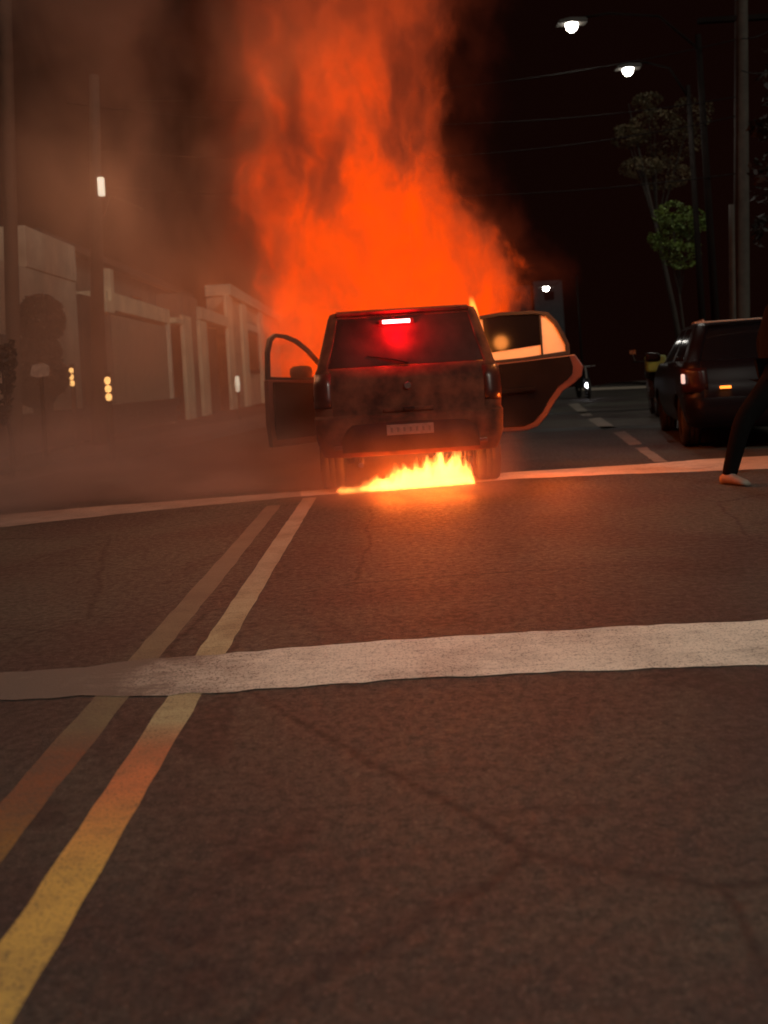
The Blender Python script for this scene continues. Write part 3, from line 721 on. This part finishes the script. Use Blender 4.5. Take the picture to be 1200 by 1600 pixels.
M_led = mat('lamp_glass', (.9, .9, .9), .3, emit=(1, .95, .85), estr=60)
M_head = mat('lamp_housing', (.025, .02, .015), .6)
def street_lamp(px, py, Y, pole_base, pole_h, lab, power, sz=1.0, face=0):
    hd = P(px, py, Y)
    t = thing('street_lamp', pole_base, lab, 'street lamp', 'lit street lamps over the road'); pb = Vector(pole_base)
    MB().tube([(0, 0, 0), (0, 0, pole_h*.5), (0, 0, pole_h)], [.09, .075, .06], 10).build('post', M_darkpole, t, smooth=True)
    rel = hd-pb
    MB().tube([(0, 0, pole_h-.3), ((rel.x)*.3, rel.y*.3, max(pole_h, rel.z)+.05), (rel.x*.7, rel.y*.7, rel.z+.18), (rel.x, rel.y, rel.z+.10)], .028, 8).build('arm', M_darkpole, t, smooth=True)
    h = MB(); f = lambda u, z_, t_: (rel.x+u, rel.y+t_, rel.z+z_)
    h.prism([(-.34*sz, .00), (-.30*sz, .07), (-.05*sz, .12), (.28*sz, .10), (.34*sz, .05), (.32*sz, .0)], f, -.13*sz, .13*sz)
    h.build('lamp_head', M_head, t, bevel=.02)
    MB().lathe([(0, -.17*sz), (.06*sz, -.155*sz), (.11*sz, -.10*sz), (.135*sz, -.002)], 18, 'z', (rel.x, rel.y, rel.z)).build('lens', M_led, t, smooth=True)
    l = bpy.data.lights.new('lamp_light', 'SPOT'); l.energy = power; l.color = (1, .93, .8); l.spot_size = R(150); l.spot_blend = .6; l.shadow_soft_size = .12
    o = bpy.data.objects.new('lamp_light', l); C.objects.link(o); o.parent = t; o.location = (rel.x, rel.y, rel.z-.22*sz)
    return t
street_lamp(893, 38, 18.6, (bR.x-.45, bR.y-.02, .12), 7.6, 'lit street lamp highest in the dark sky, on a long arm', 130, .95)
street_lamp(981, 108, 21.6, (bR2.x, bR2.y, .12), 7.6, 'lit street lamp lower and nearer the tree', 130, .95)
street_lamp(853, 449, 70, (15.5, 70, -1), 9.0, 'distant street lamp above the open rear door', 40, 1.8)

street_lamp(4000, -9500, .8, (7.4, .8, .12), 6.9, 'added street lamp out of view on the right pavement that lights the near road', 540)  # extra lamp outside the view, added to brighten the near road
def cable(pts, sag, lab, r=.012):
    a, b_ = Vector(pts[0]), Vector(pts[1]); pp = []
    for i in range(25):
        t_ = i/24; p = a.lerp(b_, t_); p.z -= sag*4*t_*(1-t_); pp.append(p-a)
    o = MB().tube(pp, r, 5).build('overhead_cable', M_wire, smooth=True); o.location = a
    tag(o, lab, 'cable', 'overhead cables over the street')
cable([bL+d*.93+Vector((.5, 0, 0)), P(1158, 60, 18.6)], .4, 'overhead cable crossing highest beside the top of the fire')
cable([bL+d*.93+Vector((-.5, 0, 0)), P(1158, 150, 18.6)], .5, 'overhead cable passing second highest right of the fire')
cable([bL+d*.80, P(1158, 180, 18.6)], .5, 'overhead cable passing third highest right of the fire')
cable([bL+d*.70, P(1158, 270, 18.6)], .35, 'lowest overhead cable, running by the crown of the pale tree')
cable([P(1158, 60, 18.6), P(1320, -60, 8)], .2, 'overhead cable running toward the top right corner')
cable([P(1158, 110, 18.6), P(1320, 40, 8)], .2, 'overhead cable leaving the thick grey pole rightward')

# ------------------------------------------------------------------ trees
def leaf_mat(name, a, b_):
    return mat(name, a, .7, col2=b_, scale=2.2)
M_leafpale = leaf_mat('leaf_pale', (.13, .10, .045), (.05, .04, .02))
M_leafgreen = leaf_mat('leaf_green', (.09, .15, .015), (.035, .06, .010))
M_leafdark = leaf_mat('leaf_dark', (.014, .012, .009), (.008, .007, .006))
def crown_mesh(blobs, n, size, seed):
    rnd = random.Random(seed); b = MB()
    for _ in range(n):
        c, r = rnd.choice(blobs)
        while True:
            v = Vector((rnd.uniform(-1, 1), rnd.uniform(-1, 1), rnd.uniform(-1, 1)))
            if .15 < v.length < 1: break
        v = v.normalized()*(v.length**.45)
        p = Vector(c)+Vector((v.x*r[0], v.y*r[1], v.z*r[2]))
        if mnoise.noise(p*3.1) < (-.5 if seed == 11 else -.02): continue
        s = size*rnd.uniform(.6, 1.5)
        u = Vector((rnd.gauss(0, 1), rnd.gauss(0, 1), rnd.gauss(0, .6))).normalized(); w = u.cross(Vector((rnd.gauss(0, 1), rnd.gauss(0, 1), rnd.gauss(0, 1)))).normalized()
        b.add([p-u*s, p+w*s*.45, p+u*s, p-w*s*.45], [(0, 1, 2, 3)])
    return b
def tree(name, px, Y, blobs, n, size, mt, lab, seed, trunk_px=None, zb=.1, r=.09, lean=0):
    base = P(trunk_px or px, 600, Y); base.z = zb
    t = thing(name, base, lab, 'tree')
    bl = []
    for (bx, by, rx, rz) in blobs:                       # pixel centre, radii in metres
        p = P(bx, by, Y)-base; bl.append(((p.x, random.uniform(-.3, .3)*rx, p.z), (rx, rx*.9, rz)))
    crown_mesh(bl, n, size, seed).build('crown', mt, t)
    topz = max(c_[2] for c_, _ in bl)
    tk = MB(); mid = Vector((bl[0][0][0]*.5, 0, topz*.55))
    tk.tube([(0, 0, 0), mid*.5+Vector((.04, 0, 0)), mid, Vector((bl[0][0][0], 0, topz))], [r, r*.8, r*.6, r*.2], 9)
    for c_, _ in bl: tk.tube([mid, mid.lerp(Vector(c_), .5)+Vector((0, 0, .1)), c_], [r*.4, r*.25, r*.08], 6)
    tk.build('trunk', M_bark, t, smooth=True)
    return t
tree('pale_tree', 1030, 25, [(985, 215, .55, .28), (1020, 195, .7, .35), (1055, 225, .8, .5), (1000, 262, .6, .3), (1045, 275, .8, .35), (1012, 160, .45, .3), (1078, 180, .6, .5), (975, 205, .35, .15)], 15000, .036, M_leafpale, 'tall pale wispy tree beneath the street lamps', 3, trunk_px=1075)
tree('green_tree', 1055, 23, [(1050, 340, .5, .42), (1065, 365, .62, .6), (1040, 375, .45, .5), (1062, 400, .5, .35), (1080, 350, .4, .4)], 7500, .042, M_leafgreen, 'small bright green round tree left of the grey poles', 5, trunk_px=1075, r=.05)
tree('dark_tree', 1225, 15, [(1215, 290, .5, .8), (1195, 200, .25, .2), (1205, 360, .3, .4), (1220, 120, .4, .7)], 1500, .07, M_leafdark, 'dark tree at the right edge of the view', 9, trunk_px=1260)
tree('round_tree', 65, 13.2, [(65, 500, .34, .38), (62, 560, .36, .40), (70, 590, .34, .30), (58, 610, .30, .25)], 9000, .045, M_leafdark, 'dark rounded tree in front of the white house', 11, r=.06)
tree('dark_tree', 10, 11.0, [(4, 600, .12, .5), (12, 560, .1, .4)], 1200, .04, M_leafdark, 'narrow dark shrub beside the thin pale pole', 12, r=.03)

# ------------------------------------------------------------------ far building under the distant lamp
t = thing('far_building', (P(797, 500, 84).x, 84, zg(84)-.5), 'far building whose upper wall shows behind the open rear door', 'building')
zt = P(840, 440, 84).z-(zg(84)-.5)
MB().box(0, 2.3, 0, 6, 0, zt-.3).build('wall', mat('far_wall', (.020, .017, .018), .95), t)
MB().box(2.31, 5.0, -.3, 6, 0, zt).build('stair_block', mat('far_wall_pale', (.045, .042, .048), .95), t)
MB().box(.5, 1.1, -.03, 0, zt-1.6, zt-.8).build('window', M_glass, t); MB().box(3.3, 4.2, -.34, -.31, zt-1.8, zt-1.0).build('window', M_glass, t)

# ------------------------------------------------------------------ parked black car
pc = thing('parked_car', (4.16, 9.75, 0), 'black parked car at the right edge with an amber lamp lit', 'car', rz=R(-12))
lv2 = [(.26, .80, .09, 4.0, .16), (.34, .84, .03, 4.06, .18), (.48, .87, .0, 4.1, .2), (.60, .875, .0, 4.1, .2), (.62, .87, .03, 4.08, .2), (.76, .88, .05, 4.05, .2), (.90, .865, .09, 3.95, .18),
       (.99, .84, .13, 3.7, .16), (1.01, .80, .18, 2.95, .12), (1.20, .73, .34, 2.5, .12), (1.40, .64, .52, 2.15, .12), (1.44, .61, .60, 2.05, .12), (1.465, .52, .72, 1.95, .12), (1.475, .34, .9, 1.8, .12)]
car_shell(pc, 4.1, M_black, M_glass, lv2, 7, (8, 9), lambda *a: False, (.80, 3.35), (2.95, .12))
for x in (-.74, .74):
    for y in (.80, 3.35): wheel(pc, x, y, .31, .20, 1 if x > 0 else -1)
M_rimb = mat('roof_glint_alloy', (.6, .56, .5), .3, metal=.5)  # street light glint along the roof put into a brighter metal colour
M_lensred = mat('dim_tail_lens', (.025, .006, .005), .3, spec=.2)
M_lensglint = mat('tail_lens_glint', (.8, .7, .65), .2, emit=(1, .66, .58), estr=.75)  # emission stands in for headlights mirrored in the unlit lens
M_amb2 = mat('lit_indicator', (.8, .3, .05), .3, emit=(1, .25, .03), estr=2.4)
for s in (-1, 1):
    m_ = MB(); vs = []
    for (x, y) in [(.60, .045), (.70, .055), (.79, .09), (.845, .15), (.868, .23)]:
        for z_ in (.66, .76, .88, .93): vs.append((s*(x+.01), y-.035+.03*(z_ > .8)+.01*(z_ > .9), z_))
    m_.add(vs, [(4*i+j, 4*i+4+j, 4*i+5+j, 4*i+1+j) for i in range(4) for j in range(3)])
    lm = m_.build('tail_lamp', M_lensred, pc, solid=.02, smooth=True)
    MB().box(s*.862-.02, s*.862+.02, .06, .13, .76, .87).build('lens', M_lensglint, lm, bevel=.015)
MB().box(-.50, -.38, -.065, -.035, .69, .72).build('indicator', M_amb2, pc, bevel=.008)
MB().box(-.20, .20, -.082, -.065, .50, .61).build('number_plate', mat('dim_plate', (.12, .11, .11), .5), pc, bevel=.004)
for s in (-1, 1):
    MB().box(s*.97-.10, s*.97+.10, 2.45, 2.55, 1.02, 1.15).build('mirror', M_black, pc, bevel=.04)
MB().box(-.66, .66, .40, .47, 1.435, 1.455).build('spoiler', M_rimb, pc, bevel=.01)
for s in (-1, 1): MB().tube([(s*.5, .9, 1.485), (s*.5, 1.9, 1.49)], .014, 6).build('roof_rail', M_rimb, pc)

# ------------------------------------------------------------------ parked motorcycle with yellow-green box
mo = G(1030, 652); mt_ = thing('motorcycle', (mo.x, mo.y, 0), 'parked motorcycle with yellow-green box just beyond the black car', 'motorcycle', rz=R(-12))
def mwheel(y):
    o = MB().lathe([(.24, -.04), (.285, -.05), (.31, -.03), (.315, 0), (.31, .03), (.285, .05), (.24, .04), (.24, -.04)], 32, 'x', (0, y, .315)).build('wheel', M_rub, mt_, smooth=True)
    MB().lathe([(.03, -.05), (.05, -.05), (.05, .05), (.03, .05)], 14, 'x', (0, y, .315)).build('hub', M_rim, o)
    sp_ = MB()
    for k in range(10):
        a = math.pi*2*k/10; sp_.tube([(0, y, .315), (0, y+.25*math.cos(a), .315+.25*math.sin(a))], .004, 4)
    sp_.build('spokes', M_rim, o)
mwheel(0.1); mwheel(1.3)
MB().prism([(.25, .5), (.45, .35), (.85, .32), (1.0, .5), (.95, .72), (.5, .70)], lambda u, z_, t_: (t_, u, z_), -.12, .12).build('engine', M_rim, mt_, bevel=.03)
MB().prism([(.05, .72), (.55, .70), (.62, .80), (.1, .82)], lambda u, z_, t_: (t_, u, z_), -.13, .13).build('saddle', M_blackpl, mt_, bevel=.03)
MB().prism([(.6, .72), (1.0, .70), (1.05, .85), (.85, .95), (.62, .86)], lambda u, z_, t_: (t_, u, z_), -.14, .14).build('tank', M_black, mt_, bevel=.04)
MB().tube([(0, 1.3, .315), (0, 1.05, 1.02)], .03, 8).build('fork', M_rim, mt_)
MB().tube([(-.34, .95, 1.04), (-.1, 1.05, 1.02), (.1, 1.05, 1.02), (.34, .95, 1.04)], .015, 8).build('handlebar', M_blackpl, mt_)
MB().tube([(-.30, .98, 1.04), (-.34, .95, 1.2)], .006, 5).box(-.40, -.28, .93, .95, 1.18, 1.26).build('mirror', M_tiny, mt_)
MB().prism([(-.20, .45), (.05, .62), (.35, .66), (.3, .70), (0, .68), (-.22, .50)], lambda u, z_, t_: (t_, u, z_), -.07, .07).build('mudguard', M_blackpl, mt_, bevel=.01)
MB().box(-.06, .06, -.19, -.16, .64, .70).build('tail_lamp', M_lensred, mt_, bevel=.01)
MB().box(-.19, .17, -.22, .16, .83, 1.13).build('carrier_box', mat('yellow_green_box', (.22, .26, .03), .6, col2=(.10, .13, .03), scale=5), mt_, bevel=.04)

# ------------------------------------------------------------------ distant motorcycle with headlamp lit
hp = P(918, 602, 27); t = thing('motorcycle', (hp.x, 27, 0), 'distant motorcycle with its white headlamp lit beyond the open rear door', 'motorcycle')
for y in (0, 1.25):
    MB().lathe([(.22, -.04), (.3, -.04), (.31, 0), (.3, .04), (.22, .04)], 24, 'x', (0, y, .31)).build('wheel', M_rub, t, smooth=True)
MB().prism([(.2, .35), (1.0, .35), (1.1, .75), (.3, .85), (.1, .6)], lambda u, z_, t_: (t_, u, z_), -.12, .12).build('body', M_black, t, bevel=.04)
MB().tube([(0, 0, .31), (0, .18, .95)], .03, 8).tube([(-.33, .22, .98), (.33, .22, .98)], .014, 6).build('fork', M_rim, t)
MB().lathe([(0, -.10), (.06, -.09), (.085, -.04), (.07, .03), (0, .05)], 18, 'y', (0, 0, hp.z)).build('headlamp', mat('lit_headlamp', (.9, .9, .9), .3, emit=(.95, .95, 1), estr=9), t, smooth=True)

# ------------------------------------------------------------------ walking person at the right edge
M_cloth = mat('dark_clothes', (.006, .005, .005), 1.0, spec=.05, scale=9, bump=.4, bscale=30)
M_skin = mat('skin', (.14, .08, .055), .55)
M_hair = mat('dark_hair', (.012, .009, .008), .6)
M_shoe = mat('pale_shoe', (.26, .21, .17), .6, scale=14)
fp = G(1138, 757)
pe = thing('person', (fp.x, fp.y, 0), 'person in dark clothes and pale shoes stepping out at the right edge', 'person')
J = {'pel': (0.60, .22, .92), 'ch': (0.65, .24, 1.22), 'nk': (0.67, .25, 1.46), 'hd': (0.69, .25, 1.60), 'top': (0.70, .25, 1.70),
     'hL': (.54, .14, .88), 'kL': (.17, .06, .50), 'aL': (.0, .0, .04), 'tL': (.04, .0, .09),
     'hR': (.60, .31, .88), 'kR': (.70, .33, .48), 'aR': (.74, .36, .04), 'tR': (.68, .35, .09),
     'sL': (.65, .06, 1.40), 'eL': (.66, .0, 1.13), 'wL': (.82, .0, .93), 'sR': (.67, .43, 1.40), 'eR': (.58, .48, 1.13), 'wR': (.62, .50, .90)}
RAD = {'pel': .14, 'ch': .155, 'nk': .06, 'hd': .09, 'top': .07, 'hL': .095, 'kL': .065, 'aL': .042, 'tL': .04, 'hR': .095, 'kR': .065, 'aR': .042, 'tR': .04,
       'sL': .065, 'eL': .048, 'wL': .032, 'sR': .065, 'eR': .048, 'wR': .032}
def skin(name, keys, edges, mt, parent, root, pts=J, rad=RAD, sub=2, grow=0):
    me = bpy.data.meshes.new(name); me.from_pydata([pts[k] for k in keys], [(keys.index(a), keys.index(b_)) for a, b_ in edges], []); me.materials.append(mt)
    o = bpy.data.objects.new(name, me); C.objects.link(o); o.parent = parent
    sk = o.modifiers.new('skin', 'SKIN'); sk.use_smooth_shade = True
    for i, k in enumerate(keys):
        r_ = rad[k]+grow; me.skin_vertices[0].data[i].radius = (r_, r_); me.skin_vertices[0].data[i].use_root = (k == root)
    s_ = o.modifiers.new('s', 'SUBSURF'); s_.levels = s_.render_levels = sub
    return o
E = [('pel', 'ch'), ('ch', 'nk'), ('nk', 'hd'), ('hd', 'top'), ('pel', 'hL'), ('hL', 'kL'), ('kL', 'aL'), ('pel', 'hR'), ('hR', 'kR'), ('kR', 'aR'),
     ('ch', 'sL'), ('sL', 'eL'), ('eL', 'wL'), ('ch', 'sR'), ('sR', 'eR'), ('eR', 'wR')]
keys = [k for k in J if k not in ('tL', 'tR')]
skin('body', keys, E, M_skin, pe, 'pel', grow=-.018)
J['low'] = (.58, .22, .80); RAD['low'] = .15
J['col'] = (.665, .25, 1.43); RAD['col'] = .075; kk = ['low', 'pel', 'ch', 'col', 'sL', 'eL', 'wL', 'sR', 'eR', 'wR']
skin('jacket', kk, [('low', 'pel'), ('pel', 'ch'), ('ch', 'col'), ('ch', 'sL'), ('sL', 'eL'), ('eL', 'wL'), ('ch', 'sR'), ('sR', 'eR'), ('eR', 'wR')], M_cloth, pe, 'pel', grow=.045)
kk = ['pel', 'hL', 'kL', 'aL', 'hR', 'kR', 'aR']
skin('trousers', kk, [('pel', 'hL'), ('hL', 'kL'), ('kL', 'aL'), ('pel', 'hR'), ('hR', 'kR'), ('kR', 'aR')], M_cloth, pe, 'pel', grow=.018)
def shoe(x, y, heel=0, yaw=0):
    b = MB(); vs = []; prof = [(-.10, .035, .075), (-.06, .042, .10), (0, .040, .10), (.06, .045, .075), (.12, .048, .055), (.16, .030, .035)]
    for u, w, h in prof:
        for k in range(10):
            a = 2*math.pi*k/10; vx, vz = w*math.cos(a), max(0, h/2+h/2*math.sin(a))
            vs.append((x+u*math.cos(yaw)-vx*math.sin(yaw), y+u*math.sin(yaw)+vx*math.cos(yaw), vz+heel*(.16-u)))
    fs = [(i*10+k, i*10+(k+1) % 10, i*10+10+(k+1) % 10, i*10+10+k) for i in range(5) for k in range(10)]+[tuple(range(10)), tuple(range(50, 60))]
    b.add(vs, fs); b.build('shoe', M_shoe, pe, smooth=True)
shoe(.02, -.03, .0, R(-62)); shoe(.77, .34, 0, R(-20))
hpn, hrad = {}, {}
def hand(w, dirv, side):
    w = Vector(w); dv = Vector(dirv).normalized(); sv = dv.cross(Vector((1, 0, 0))).normalized()*side; nv = dv.cross(sv)
    b = MB(); b.tube([w, w+dv*.04, w+dv*.085], [.024, .036, .032], 10)
    for i, L in enumerate((.065, .075, .07, .055)):
        o_ = w+dv*.08+sv*(i-1.5)*.019
        b.tube([o_-dv*.02, o_+dv*L*.45, o_+dv*L*.8+nv*.012, o_+dv*L+nv*.028], [.009, .0088, .008, .006], 7)
    o_ = w+dv*.03-sv*.03
    b.tube([o_+sv*.015, o_-sv*.012+dv*.03, o_-sv*.012+dv*.06+nv*.012], [.011, .010, .007], 7)
    b.build('hand', M_skin, pe, smooth=True)
hand(J['wL'], (.3, 0, -1), 1); hand(J['wR'], (.1, 0, -1), -1)
hv = MB(); vs = []; fs = []; hc = Vector((.685, .25, 1.645))
for i in range(9):
    a = math.pi*.62*i/8
    for j in range(16):
        b_ = 2*math.pi*j/16; vs.append(hc+Vector((.108*math.sin(a)*math.cos(b_), .092*math.sin(a)*math.sin(b_), .115*math.cos(a))))
for i in range(8):
    for j in range(16): fs.append((i*16+j, i*16+(j+1) % 16, i*16+16+(j+1) % 16, i*16+16+j))
hv.add(vs, fs).build('hair', M_hair, pe, smooth=True)
fc = MB()
fc.tube([(.77, .25, 1.635), (.802, .25, 1.60), (.775, .25, 1.59)], [.012, .016, .012], 8).build('nose', M_skin, pe, smooth=True)
for s in (-1, 1):
    MB().lathe([(0, -.012), (.012, 0), (0, .012)], 10, 'z', (.767, .25+s*.032, 1.637)).build('eye', M_hair, pe, smooth=True)
    MB().box(.67, .70, .25+s*.092-.008, .25+s*.092+.008, 1.59, 1.65).build('ear', M_skin, pe, bevel=.006)
